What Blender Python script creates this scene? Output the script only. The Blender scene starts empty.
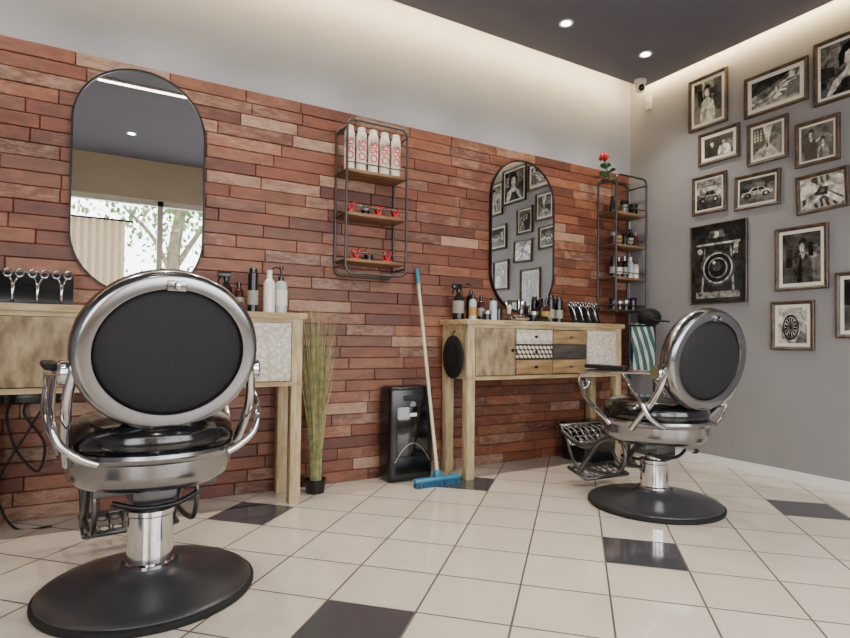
import bpy, bmesh, math, random
from mathutils import Vector, Matrix, Euler
from mathutils.geometry import tessellate_polygon
random.seed(7)
R=math.radians
scene=bpy.context.scene
COL=scene.collection

# ------------------------------------------------------------ materials
MATS={}
def newmat(name):
    m=bpy.data.materials.new(name); m.use_nodes=True
    nt=m.node_tree; b=nt.nodes['Principled BSDF']
    return m,nt,b
def srgb(c):
    if max(c)>1: c=[x/255 for x in c]
    return tuple((x/12.92 if x<=.04045 else ((x+.055)/1.055)**2.4) for x in c)+(1,)
def N(nt,t,**kw):
    n=nt.nodes.new(t)
    for k,v in kw.items():
        setattr(n,k,v)
    return n
def mth(nt,op,a,b=None,c=None):
    n=nt.nodes.new('ShaderNodeMath'); n.operation=op
    for i,v in enumerate((a,b,c)):
        if v is None: continue
        if isinstance(v,(int,float)): n.inputs[i].default_value=v
        else: nt.links.new(v,n.inputs[i])
    return n.outputs[0]
def mixc(nt,f,a,b,mode='MIX'):
    n=nt.nodes.new('ShaderNodeMix'); n.data_type='RGBA'; n.blend_type=mode
    for i,v in ((0,f),(6,a),(7,b)):
        if isinstance(v,(int,float)): n.inputs[i].default_value=v
        elif isinstance(v,tuple): n.inputs[i].default_value=v
        else: nt.links.new(v,n.inputs[i])
    return n.outputs[2]
def mat(name,col,rough=.5,metal=0,var=0,scale=8,bump=0,coat=0,stretch=None,col2=None,emit=None,es=1):
    if name in MATS: return MATS[name]
    m,nt,b=newmat(name)
    c=srgb(col)
    b.inputs['Base Color'].default_value=c
    b.inputs['Roughness'].default_value=rough
    b.inputs['Metallic'].default_value=metal
    if coat: b.inputs['Coat Weight'].default_value=coat; b.inputs['Coat Roughness'].default_value=.1
    if emit:
        b.inputs['Emission Color'].default_value=srgb(emit); b.inputs['Emission Strength'].default_value=es
    if var or bump:
        tc=N(nt,'ShaderNodeTexCoord'); mp=N(nt,'ShaderNodeMapping')
        nt.links.new(tc.outputs['Object'],mp.inputs[0])
        if stretch: mp.inputs['Scale'].default_value=stretch
        no=N(nt,'ShaderNodeTexNoise'); no.inputs['Scale'].default_value=scale; no.inputs['Detail'].default_value=5
        nt.links.new(mp.outputs[0],no.inputs['Vector'])
        if var:
            c2=srgb(col2) if col2 else tuple(x*(1-var) for x in c[:3])+(1,)
            r=N(nt,'ShaderNodeMapRange'); r.inputs[1].default_value=.35; r.inputs[2].default_value=.65
            nt.links.new(no.outputs[0],r.inputs[0])
            nt.links.new(mixc(nt,r.outputs[0],c,c2),b.inputs['Base Color'])
        if bump:
            bp=N(nt,'ShaderNodeBump'); bp.inputs['Strength'].default_value=bump; bp.inputs['Distance'].default_value=.004
            nt.links.new(no.outputs[0],bp.inputs['Height']); nt.links.new(bp.outputs[0],b.inputs['Normal'])
    MATS[name]=m
    return m

M_WALL=mat('wall_grey_plaster',(156,157,164),.75,var=.07,scale=3,bump=.12)
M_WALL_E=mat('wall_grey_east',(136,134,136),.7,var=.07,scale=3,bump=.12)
M_SOUTH=mat('wall_beige',(200,188,168),.8,var=.03)
M_CEIL=mat('ceiling_dark',(98,97,110),.75,var=.05,scale=2)
M_WHITE=mat('white_paint',(225,224,220),.5,var=.02)
M_CHROME=mat('polished_steel',(208,208,211),.09,1,var=.05,scale=5)
M_BRUSH=mat('brushed_aluminium',(154,154,158),.20,1,var=.14,scale=6)
M_IRON=mat('dark_cast_metal',(104,104,106),.33,.9,var=.25,scale=9)
M_GUN=mat('gunmetal_base',(78,78,83),.28,.55,var=.2,scale=5)
M_RACK=mat('rack_steel',(84,80,78),.38,.7,var=.15)
M_BLKM=mat('black_metal',(28,28,30),.4,.5,var=.1)
M_BLKL=mat('black_leather',(11,11,13),.16,0,var=.2,scale=40,bump=.15,coat=.4)
M_BLKP=mat('black_pad',(8,8,12),.75,0,var=.25,scale=90,bump=.3)
M_BLK=mat('black_plastic',(12,12,14),.25,0,var=.1)
M_RUB=mat('rubber',(10,10,10),.7,0,var=.1)
M_WOOD=mat('weathered_wood',(198,180,142),.6,0,var=.3,scale=5,bump=.3,stretch=(1.2,8,8),col2=(160,136,98))
M_WOODV=mat('weathered_wood_upright',(200,182,144),.6,0,var=.3,scale=5,bump=.3,stretch=(8,8,1.2),col2=(164,140,102))
M_WOOD2=mat('drawer_wood',(182,148,104),.6,0,var=.3,scale=4,bump=.2,stretch=(1.5,6,10),col2=(138,106,68))
M_WOOD3=mat('drawer_dark',(80,72,66),.6,0,var=.3,scale=4,bump=.2,stretch=(1.5,6,10),col2=(56,50,46))
M_SHELF=mat('shelf_plank',(136,102,72),.6,0,var=.3,scale=4,bump=.2,stretch=(1.5,8,8),col2=(100,72,48))
M_DOORW=mat('door_wood',(178,156,122),.65,0,var=.3,scale=5,bump=.3,stretch=(4,4,2),col2=(118,98,74))
M_RED=mat('red_plastic',(196,16,20),.35,0,var=.1)
M_ROSE=mat('rose_petals',(180,10,18),.5,0,var=.3,scale=30)
M_GREEN=mat('leaf_green',(44,88,36),.5,0,var=.3,scale=20)
M_BLUE=mat('blue_plastic',(50,124,160),.4,0,var=.1)
M_CAN=mat('white_can',(222,216,206),.3,.1,var=.03)
M_CREAM=mat('cream_handle',(202,196,172),.4,0,var=.05)
M_CLEAR=mat('translucent_bottle',(176,188,192),.15,0,var=.05)
M_BROWN=mat('brown_bottle',(60,30,16),.2,0,var=.1)
M_SILV=mat('silver_frame_line',(150,150,150),.3,.8,var=.1)
M_FRAME=mat('dark_picture_frame',(46,33,24),.4,0,var=.35,scale=25,col2=(88,66,46))
M_PAPER=mat('mat_board',(222,218,206),.8,0,var=.02)
M_EMIT=mat('lamp_disc',(255,255,255),.5,emit=(255,244,222),es=45)

def mirror_mat():
    m,nt,b=newmat('mirror_glass')
    b.inputs['Base Color'].default_value=(.84,.86,.86,1); b.inputs['Metallic'].default_value=1; b.inputs['Roughness'].default_value=.0
    return m
M_MIR=mirror_mat()
def curtain_mat():
    m,nt,b=newmat('curtain_cloth')
    b.inputs['Base Color'].default_value=srgb((214,200,178)); b.inputs['Roughness'].default_value=.9
    t=N(nt,'ShaderNodeBsdfTranslucent'); t.inputs[0].default_value=srgb((205,188,160))
    mx=N(nt,'ShaderNodeMixShader'); mx.inputs[0].default_value=.3
    nt.links.new(b.outputs[0],mx.inputs[1]); nt.links.new(t.outputs[0],mx.inputs[2])
    nt.links.new(mx.outputs[0],nt.nodes['Material Output'].inputs[0])
    return m
M_CURT=curtain_mat()

def dots_mat(name,bg,fg,scale,thr):
    m,nt,b=newmat(name)
    tc=N(nt,'ShaderNodeTexCoord'); sp=N(nt,'ShaderNodeSeparateXYZ'); cb=N(nt,'ShaderNodeCombineXYZ')
    nt.links.new(tc.outputs['Object'],sp.inputs[0])
    nt.links.new(mth(nt,'ADD',sp.outputs[0],mth(nt,'MULTIPLY',sp.outputs[2],.577)),cb.inputs[0])
    nt.links.new(mth(nt,'MULTIPLY',sp.outputs[2],1.155),cb.inputs[1])
    v=N(nt,'ShaderNodeTexVoronoi'); v.voronoi_dimensions='2D'; v.inputs['Scale'].default_value=scale; v.inputs['Randomness'].default_value=0
    nt.links.new(cb.outputs[0],v.inputs['Vector'])
    f=mth(nt,'LESS_THAN',v.outputs['Distance'],thr)
    no=N(nt,'ShaderNodeTexNoise'); no.inputs['Scale'].default_value=12
    nt.links.new(tc.outputs['Object'],no.inputs['Vector'])
    c=mixc(nt,f,srgb(bg),srgb(fg))
    c=mixc(nt,.25,c,no.outputs['Color'],'SOFT_LIGHT')
    nt.links.new(c,b.inputs['Base Color']); b.inputs['Roughness'].default_value=.6
    return m
M_HONEY=dots_mat('honeycomb_drawer',(60,46,38),(222,212,196),30,.40)
M_DOTD=dots_mat('speckled_drawer',(206,194,172),(226,220,208),14,.42)
def fern_mat():
    m,nt,b=newmat('whitewashed_carved_door')
    tc=N(nt,'ShaderNodeTexCoord')
    v=N(nt,'ShaderNodeTexVoronoi'); v.feature='DISTANCE_TO_EDGE'; v.inputs['Scale'].default_value=30
    n0=N(nt,'ShaderNodeTexNoise'); n0.inputs['Scale'].default_value=11; nt.links.new(tc.outputs['Object'],n0.inputs['Vector'])
    mx=N(nt,'ShaderNodeVectorMath'); mx.operation='MULTIPLY_ADD'; nt.links.new(n0.outputs['Color'],mx.inputs[0]); mx.inputs[1].default_value=(.12,.12,.12); nt.links.new(tc.outputs['Object'],mx.inputs[2])
    nt.links.new(mx.outputs[0],v.inputs['Vector'])
    r=N(nt,'ShaderNodeMapRange'); r.inputs[1].default_value=.02; r.inputs[2].default_value=.2; nt.links.new(v.outputs[0],r.inputs[0])
    nt.links.new(mixc(nt,r.outputs[0],srgb((196,184,164)),srgb((226,222,212))),b.inputs['Base Color']); b.inputs['Roughness'].default_value=.6
    bp=N(nt,'ShaderNodeBump'); bp.inputs['Strength'].default_value=.5; bp.inputs['Distance'].default_value=.004
    nt.links.new(r.outputs[0],bp.inputs['Height']); nt.links.new(bp.outputs[0],b.inputs['Normal'])
    return m
M_FERN=fern_mat()

def floor_mat():
    m,nt,b=newmat('diagonal_floor_tiles')
    tc=N(nt,'ShaderNodeNewGeometry'); sp=N(nt,'ShaderNodeSeparateXYZ')
    nt.links.new(tc.outputs['Position'],sp.inputs[0])
    X,Y=sp.outputs[0],sp.outputs[1]
    s=.70711; P=.297
    a=mth(nt,'MULTIPLY',mth(nt,'ADD',X,Y),s/P); a=mth(nt,'ADD',a,-2.464/P+.5)
    c=mth(nt,'MULTIPLY',mth(nt,'SUBTRACT',X,Y),s/P); c=mth(nt,'ADD',c,-.262/P+.5)
    ia=mth(nt,'FLOOR',a); ic=mth(nt,'FLOOR',c)
    fa=mth(nt,'SUBTRACT',a,ia); fc=mth(nt,'SUBTRACT',c,ic)
    def edge(f): return mth(nt,'MINIMUM',f,mth(nt,'SUBTRACT',1.0,f))
    e=mth(nt,'MINIMUM',edge(fa),edge(fc))
    grout=mth(nt,'LESS_THAN',e,.0115)
    def iszero(v,k):
        fm=mth(nt,'FLOORED_MODULO',mth(nt,'ADD',v,.25),float(k))
        return mth(nt,'LESS_THAN',fm,.5)
    d=mth(nt,'MULTIPLY',iszero(ia,3),iszero(ic,3))
    d=mth(nt,'MULTIPLY',d,iszero(mth(nt,'ADD',ia,ic),6))
    cb=N(nt,'ShaderNodeCombineXYZ'); nt.links.new(ia,cb.inputs[0]); nt.links.new(ic,cb.inputs[1])
    wn=N(nt,'ShaderNodeTexWhiteNoise'); nt.links.new(cb.outputs[0],wn.inputs[0])
    no=N(nt,'ShaderNodeTexNoise'); no.inputs['Scale'].default_value=5; no.inputs['Detail'].default_value=7
    nt.links.new(tc.outputs['Position'],no.inputs['Vector'])
    light=mixc(nt,no.outputs[0],srgb((224,214,200)),srgb((198,187,172)))
    light=mixc(nt,mth(nt,'MULTIPLY',wn.outputs[0],.28),light,srgb((182,172,160)))
    dark=mixc(nt,no.outputs[0],srgb((78,77,82)),srgb((60,59,64)))
    col=mixc(nt,d,light,dark)
    col=mixc(nt,grout,col,srgb((80,73,68)))
    nt.links.new(col,b.inputs['Base Color'])
    rg=mth(nt,'ADD',mth(nt,'MULTIPLY',grout,.5),mth(nt,'ADD',mth(nt,'MULTIPLY',no.outputs[0],.1),.03)); nt.links.new(rg,b.inputs['Roughness'])
    b.inputs['Specular IOR Level'].default_value=.6
    bp=N(nt,'ShaderNodeBump'); bp.inputs['Strength'].default_value=.5; bp.inputs['Distance'].default_value=.002
    sm=N(nt,'ShaderNodeMapRange'); sm.inputs[1].default_value=0; sm.inputs[2].default_value=.02
    nt.links.new(e,sm.inputs[0]); nt.links.new(sm.outputs[0],bp.inputs['Height']); nt.links.new(bp.outputs[0],b.inputs['Normal'])
    return m

def brick_mat():
    m,nt,b=newmat('worn_red_brick')
    at=N(nt,'ShaderNodeVertexColor'); at.layer_name='Col'
    g=N(nt,'ShaderNodeNewGeometry')
    mp=N(nt,'ShaderNodeMapping'); mp.inputs['Scale'].default_value=(1,1,2.8); nt.links.new(g.outputs['Position'],mp.inputs[0])
    n1=N(nt,'ShaderNodeTexNoise'); n1.inputs['Scale'].default_value=9; n1.inputs['Detail'].default_value=8; n1.inputs['Roughness'].default_value=.7
    nt.links.new(mp.outputs[0],n1.inputs['Vector'])
    r=N(nt,'ShaderNodeMapRange'); r.inputs[1].default_value=.3; r.inputs[2].default_value=.7; r.inputs[3].default_value=.5; r.inputs[4].default_value=1.3
    nt.links.new(n1.outputs[0],r.inputs[0])
    cc=N(nt,'ShaderNodeVectorMath'); cc.operation='SCALE'
    nt.links.new(at.outputs['Color'],cc.inputs[0]); nt.links.new(r.outputs[0],cc.inputs['Scale'])
    n2=N(nt,'ShaderNodeTexNoise'); n2.inputs['Scale'].default_value=14; n2.inputs['Detail'].default_value=9; n2.inputs['Roughness'].default_value=.8
    nt.links.new(mp.outputs[0],n2.inputs['Vector'])
    n3=N(nt,'ShaderNodeTexNoise'); n3.inputs['Scale'].default_value=1.6; n3.inputs['Detail'].default_value=2; nt.links.new(g.outputs['Position'],n3.inputs['Vector'])
    w=mth(nt,'ADD',n2.outputs[0],mth(nt,'MULTIPLY',mth(nt,'SUBTRACT',at.outputs['Alpha'],.5),.44))
    w=mth(nt,'ADD',w,mth(nt,'MULTIPLY',mth(nt,'SUBTRACT',n3.outputs[0],.5),.5))
    w2=N(nt,'ShaderNodeMapRange'); w2.inputs[1].default_value=.54; w2.inputs[2].default_value=.84; w2.inputs[4].default_value=.78
    nt.links.new(w,w2.inputs[0])
    col=mixc(nt,w2.outputs[0],cc.outputs[0],srgb((172,142,122)))
    nt.links.new(col,b.inputs['Base Color']); b.inputs['Roughness'].default_value=.45
    bp=N(nt,'ShaderNodeBump'); bp.inputs['Strength'].default_value=.6; bp.inputs['Distance'].default_value=.004
    nt.links.new(n2.outputs[0],bp.inputs['Height']); nt.links.new(bp.outputs[0],b.inputs['Normal'])
    return m

# ------------------------------------------------------------ mesh helpers
def empty(name,loc=(0,0,0),rot=(0,0,0)):
    e=bpy.data.objects.new(name,None); e.location=loc; e.rotation_euler=rot; e.empty_display_size=.1
    COL.objects.link(e); return e
def fin(name,bm,m,parent=None,loc=(0,0,0),rot=(0,0,0),smooth=False,auto=None):
    bmesh.ops.recalc_face_normals(bm,faces=bm.faces)
    me=bpy.data.meshes.new(name); bm.to_mesh(me); bm.free()
    if m: me.materials.append(m)
    if smooth:
        for p in me.polygons: p.use_smooth=True
        if auto:
            try: me.set_sharp_from_angle(angle=R(auto))
            except Exception: pass
    o=bpy.data.objects.new(name,me); o.location=loc; o.rotation_euler=rot
    COL.objects.link(o)
    if parent: o.parent=parent
    return o
def box(name,size,loc,m,parent=None,bev=0,rot=(0,0,0),seg=2):
    bm=bmesh.new(); bmesh.ops.create_cube(bm,size=1)
    for v in bm.verts: v.co=Vector((v.co.x*size[0],v.co.y*size[1],v.co.z*size[2]))
    if bev: bmesh.ops.bevel(bm,geom=list(bm.edges),offset=bev,segments=seg,profile=.5,affect='EDGES')
    return fin(name,bm,m,parent,loc,rot,smooth=bool(bev),auto=40)
def boxb(name,x0,x1,y0,y1,z0,z1,m,parent=None,bev=0):
    return box(name,(x1-x0,y1-y0,z1-z0),((x0+x1)/2,(y0+y1)/2,(z0+z1)/2),m,parent,bev)
def lathe(name,prof,m,parent=None,loc=(0,0,0),rot=(0,0,0),seg=48,sx=1,sy=1,auto=35,cap=True):
    bm=bmesh.new(); rings=[]
    for r,z in prof:
        if r<1e-5: rings.append([bm.verts.new((0,0,z))])
        else: rings.append([bm.verts.new((r*sx*math.cos(2*math.pi*i/seg),r*sy*math.sin(2*math.pi*i/seg),z)) for i in range(seg)])
    for a,b in zip(rings,rings[1:]):
        if len(a)==1 and len(b)==1: continue
        for i in range(seg):
            j=(i+1)%seg
            if len(a)==1: bm.faces.new((a[0],b[i],b[j]))
            elif len(b)==1: bm.faces.new((a[i],a[j],b[0]))
            else: bm.faces.new((a[i],a[j],b[j],b[i]))
    if cap:
        if len(rings[0])>1: bm.faces.new(rings[0])
        if len(rings[-1])>1: bm.faces.new(rings[-1])
    return fin(name,bm,m,parent,loc,rot,True,auto)
def spline(pts,n=8,closed=False):
    pts=[Vector(p) for p in pts]; out=[]
    L=len(pts); rng=L if closed else L-1
    for i in range(rng):
        if closed: p0,p1,p2,p3=pts[(i-1)%L],pts[i],pts[(i+1)%L],pts[(i+2)%L]
        else: p0,p1,p2,p3=pts[max(i-1,0)],pts[i],pts[i+1],pts[min(i+2,L-1)]
        for k in range(n):
            t=k/n
            out.append(.5*((2*p1)+(p2-p0)*t+(2*p0-5*p1+4*p2-p3)*t*t+(3*p1-p0-3*p2+p3)*t**3))
    if not closed: out.append(pts[-1])
    return out
def tubebm(bm,pts,r,seg=10,closed=False,r2=None):
    pts=[Vector(p) for p in pts]; n=len(pts); rings=[]
    up=None
    for i,p in enumerate(pts):
        if closed: t=(pts[(i+1)%n]-pts[(i-1)%n])
        else: t=pts[min(i+1,n-1)]-pts[max(i-1,0)]
        t.normalize()
        if up is None:
            a=Vector((0,0,1)) if abs(t.z)<.9 else Vector((1,0,0)); u=t.cross(a).normalized()
        else: u=(up-t*up.dot(t)).normalized()
        up=u; w=t.cross(u)
        rr=r if r2 is None else r+(r2-r)*i/(n-1)
        rings.append([bm.verts.new(p+rr*(math.cos(2*math.pi*k/seg)*u+math.sin(2*math.pi*k/seg)*w)) for k in range(seg)])
    for i in range(n if closed else n-1):
        a,b=rings[i],rings[(i+1)%n]
        for k in range(seg):
            j=(k+1)%seg; bm.faces.new((a[k],a[j],b[j],b[k]))
    if not closed:
        bm.faces.new(rings[0]); bm.faces.new(rings[-1])
def tube(name,pts,r,m,parent=None,seg=10,smooth=True,closed=False,n=6,r2=None,loc=(0,0,0),rot=(0,0,0)):
    if smooth and len(pts)>2: pts=spline(pts,n,closed)
    bm=bmesh.new(); tubebm(bm,pts,r,seg,closed,r2)
    return fin(name,bm,m,parent,loc,rot,True,60)
def ellips(name,rx,ry,rz,m,parent=None,loc=(0,0,0),rot=(0,0,0),e=1.0):
    bm=bmesh.new(); bmesh.ops.create_uvsphere(bm,u_segments=32,v_segments=20,radius=1)
    for v in bm.verts:
        x,y,z=v.co
        v.co=Vector((rx*x,ry*y,rz*math.copysign(abs(z)**e,z)))
    return fin(name,bm,m,parent,loc,rot,True)
def rrect(w,h,r,n=8,cx=0,cz=0):
    pts=[]
    for (sx,sz,a0) in ((1,1,0),(-1,1,90),(-1,-1,180),(1,-1,270)):
        for k in range(n+1):
            a=R(a0+90*k/n); pts.append((cx+sx*(w/2-r)+r*math.cos(a),cz+sz*(h/2-r)+r*math.sin(a)))
    return pts
def prism(name,pts,y0,y1,m,parent=None,loc=(0,0,0),rot=(0,0,0),auto=40):
    bm=bmesh.new()
    a=[bm.verts.new((x,y0,z)) for x,z in pts]; b=[bm.verts.new((x,y1,z)) for x,z in pts]
    bm.faces.new(a); bm.faces.new(b)
    n=len(pts)
    for i in range(n): bm.faces.new((a[i],a[(i+1)%n],b[(i+1)%n],b[i]))
    return fin(name,bm,m,parent,loc,rot,True,auto)
def ringprism(name,po,pi,y0,y1,m,parent=None,loc=(0,0,0),rot=(0,0,0)):
    bm=bmesh.new(); n=len(po)
    V=[[bm.verts.new((x,y,z)) for x,z in p] for p in (po,pi) for y in (y0,y1)]
    oa,ob,ia,ib=V
    for i in range(n):
        j=(i+1)%n
        bm.faces.new((oa[i],oa[j],ob[j],ob[i])); bm.faces.new((ia[i],ia[j],ib[j],ib[i]))
        bm.faces.new((oa[i],oa[j],ia[j],ia[i])); bm.faces.new((ob[i],ob[j],ib[j],ib[i]))
    return fin(name,bm,m,parent,loc,rot,True,40)

# ------------------------------------------------------------ room
XW,XE,YS,YN,ZC=-2.6,3.78,-.9,3.19,3.08
PX,PY=3.70,3.0
SHADE_SILL=.45  # unseen sill height, raised to cut low daylight and darken the lower room
boxb('floor',XW-.1,XE+.1,YS-.1,YN+.1,-.06,0,floor_mat())
boxb('wall_north',XW-.1,XE+.1,YN,YN+.1,0,ZC,M_WALL)
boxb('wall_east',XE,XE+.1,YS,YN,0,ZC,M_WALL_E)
boxb('wall_west',XW-.1,XW,YS,YN,0,ZC,M_WALL)
boxb('ceiling',XW-.1,XE+.1,YS-.1,YN+.1,ZC,ZC+.08,M_WHITE)
boxb('trim_ceiling_panel',XW,PX,YS,PY,2.87,2.93,M_CEIL)
ws=empty('wall_south')
boxb('soffit',XW,XE,YS-.1,YS,2.42,ZC,M_SOUTH,ws)
boxb('shade_sill',XW,XE,YS-.1,YS,0,SHADE_SILL,M_SOUTH,ws)  # out of view, heightened to block daylight from the lower wall
boxb('pier_left',XW,-2.2,YS-.1,YS,SHADE_SILL,2.42,M_SOUTH,ws)
boxb('pier_right',3.4,XE,YS-.1,YS,SHADE_SILL,2.42,M_SOUTH,ws)
wd=empty('window_1')
for i,x in enumerate((-2.18,-.8,.6,2.0,3.38)):
    boxb('mullion_%d'%(i+1),x-.03,x+.03,YS-.08,YS-.02,SHADE_SILL,2.42,M_WHITE,wd)
boxb('head_rail',-2.2,3.4,YS-.08,YS-.02,2.36,2.42,M_WHITE,wd)
boxb('bottom_rail',-2.2,3.4,YS-.08,YS-.02,SHADE_SILL,SHADE_SILL+.06,M_WHITE,wd)
boxb('baseboard_east',XE-.012,XE,YS,YN-.03,0,.06,M_WHITE)
bm=bmesh.new(); prev=None
for i in range(121):
    x=-.62+.86*i/120; y=YS+.09+.025*math.sin(i*.62)
    a=bm.verts.new((x,y,.02)); b=bm.verts.new((x,y,2.12))
    if prev: bm.faces.new((prev[0],a,b,prev[1]))
    prev=(a,b)
cu=empty('curtain'); fin('cloth',bm,M_CURT,cu,smooth=True)
tube('rod',[(-.7,YS+.09,2.13),(.32,YS+.09,2.13)],.012,M_BLKM,cu)
for i,x in enumerate((-.66,.28)): boxb('bracket_%d'%i,x-.01,x+.01,YS-.03,YS+.09,2.12,2.14,M_BLKM,cu)

BT=2.21
def bricks():
    bm=bmesh.new(); lay=bm.loops.layers.float_color.new('Col')
    rows=33; H=BT/rows; j=.0015
    pal=[(122,71,49),(114,63,43),(129,78,55),(106,57,40),(120,75,55),(98,52,39),(132,84,60),(116,66,47),(110,68,52),(95,51,38)]
    for r in range(rows):
        L=.37; x=XW-(random.random()*L)
        while x<XE-.03:
            l=L*random.uniform(.75,1.15)
            x0=max(x+j,XW); x1=min(x+l-j,XE-.031)
            if x1-x0>.02:
                yf=3.166+random.uniform(0,.004); z0=r*H+j; z1=(r+1)*H-j
                if r==0: z0=0
                if r==rows-1: z1=BT
                c=srgb(random.choice(pal)); k=random.uniform(.82,1.12); al=random.choice((.05,.15,.2,.3,.4,.5,.5,.6,.75,1.0) )
                b=.003
                v=[bm.verts.new(p) for p in ((x0,YN-.012,z0),(x1,YN-.012,z0),(x1,YN-.012,z1),(x0,YN-.012,z1),
                    (x0,yf+b,z0),(x1,yf+b,z0),(x1,yf+b,z1),(x0,yf+b,z1),
                    (x0+b,yf,z0+b),(x1-b,yf,z0+b),(x1-b,yf,z1-b),(x0+b,yf,z1-b))]
                for q in ((8,9,10,11),(4,5,9,8),(5,6,10,9),(6,7,11,10),(7,4,8,11),(0,1,5,4),(1,2,6,5),(2,3,7,6),(3,0,4,7)):
                    f=bm.faces.new([v[i] for i in q])
                    for lp in f.loops: lp[lay]=(c[0]*k,c[1]*k,c[2]*k,al)
            x+=l
    w=empty('wall_north_brick_cladding')
    fin('bricks',bm,brick_mat(),w)
    boxb('mortar_bed',XW,XE-.031,YN-.013,YN,0,BT-.001,mat('mortar',(80,50,38),.9,var=.2,scale=20),w)
bricks()

for i,(x,y) in enumerate([(2.53,2.64),(3.28,2.64),(1.79,2.64),(1.04,2.64),(.29,2.64),(-.46,2.64),(2.5,-.03),(1.75,-.03),(.25,-.03)]):
    d=empty('ceiling_downlight',(x,y,2.87))
    lathe('bezel',[(.030,.0),(.046,0),(.046,-.006),(.030,-.004),(.030,0)],M_WHITE,d,seg=24,cap=False)
    lathe('lens',[(0,-.0035),(.030,-.0035),(.030,.001),(0,.001)],M_EMIT,d,seg=24)
    l=bpy.data.lights.new('downlight_bulb','SPOT'); l.energy=50; l.spot_size=R(110); l.spot_blend=.8; l.shadow_soft_size=.03; l.color=(1,.91,.78)
    lo=bpy.data.objects.new('bulb',l); lo.location=(0,0,-.02); COL.objects.link(lo); lo.parent=d
ll=empty('linear_ceiling_lamp',(.33,1.2,2.87))
box('housing',(.78,.05,.012),(0,0,-.006),M_WHITE,ll)
box('diffuser',(.74,.03,.006),(0,0,-.0135),mat('led_diffuser',(255,255,255),.5,emit=(255,240,214),es=12),ll)
def area(name,loc,rot,sx,sy,e,col):
    l=bpy.data.lights.new(name,'AREA'); l.shape='RECTANGLE'; l.size=sx; l.size_y=sy; l.energy=e; l.color=col
    o=bpy.data.objects.new(name,l); o.location=loc; o.rotation_euler=rot; COL.objects.link(o); return o
cv=empty('cove_led_strip')
a=area('led_north',((XW+PX)/2,PY+.004,2.915),(R(90),0,0),6.2,.02,72,(1,.74,.36)); a.parent=cv
a=area('led_east',(PX+.004,1.1,2.915),(R(90),0,R(-90)),3.9,.02,44,(1,.74,.36)); a.parent=cv

def capsule_mirror(cx,z0,z1,w):
    e=empty('capsule_mirror',(cx,3.165,(z0+z1)/2)); h=z1-z0
    po=rrect(w,h,w/2-.002,20); pi=rrect(w-.018,h-.018,w/2-.011,20)
    ringprism('frame',po,pi,-.024,0,M_BLKM,e)
    prism('glass',rrect(w-.014,h-.014,w/2-.009,20),-.018,-.001,M_MIR,e)
capsule_mirror(.170,1.05,2.18,.60)
capsule_mirror(2.620,1.05,2.14,.58)

# ------------------------------------------------------------ counters
CT=.98
def counter(cx):
    e=empty('barber_counter',(cx,3.005,0))
    hw=.675; yf=-.145; yb=.155
    boxb('top',-hw-.02,hw+.02,yf-.015,yb,CT-.03,CT,M_WOOD,e,.004)
    boxb('front_rail_upper',-hw,hw,yf,yf+.02,CT-.05,CT-.03,M_WOOD,e)
    boxb('carcass',-hw+.01,hw-.01,yf+.012,yb-.005,.63,CT-.03,M_WOOD3,e)
    boxb('side_left',-hw,-hw+.02,yf+.02,yb-.005,.61,CT-.03,M_WOOD,e)
    boxb('side_right',hw-.02,hw,yf+.02,yb-.005,.61,CT-.03,M_WOOD,e)
    boxb('front_rail_lower',-hw,hw,yf,yf+.02,.605,.628,M_WOOD,e)
    for i,(x,y) in enumerate(((-hw+.028,yf+.028),(hw-.028,yf+.028),(-hw+.028,yb-.033),(hw-.028,yb-.033))):
        boxb('leg_%d'%(i+1),x-.028,x+.028,y-.028,y+.028,0,CT-.03,M_WOODV,e,.003)
    z0,z1=.632,CT-.052; xs=[-hw+.06,-.30,.012,.325,hw-.06]
    yy=yf-.002
    boxb('door_wood',xs[0],xs[1]-.008,yy,yy+.02,z0,z1,M_DOORW,e,.003)
    boxb('door_whitewashed',xs[3]+.008,xs[4],yy,yy+.02,z0,z1,M_FERN,e,.003)
    h=(z1-z0)/3
    mm=[[M_WOOD2,M_HONEY,M_DOTD],[M_WOOD2,M_WOOD3,M_WOOD2]]
    for c in range(2):
        for r in range(3):
            a,b=xs[1+c]+.004,xs[2+c]-.004
            boxb('drawer_%d_%d'%(c+1,r+1),a,b,yy,yy+.02,z0+r*h+.003,z0+(r+1)*h-.003,mm[c][r],e,.003)
            lathe('knob_%d_%d'%(c+1,r+1),[(0,.022),(.008,.02),(.010,.012),(.005,.006),(.005,0)],M_BLKM if c==0 else M_BRUSH,e,((a+b)/2,yy,z0+(r+.5)*h),(R(90),0,0),16)
    lathe('knob_door',[(0,.022),(.009,.02),(.011,.012),(.005,.006),(.005,0)],M_BLKM,e,(xs[1]-.04,yy,.79),(R(90),0,0),16)
counter(.245); counter(2.63)

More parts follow.
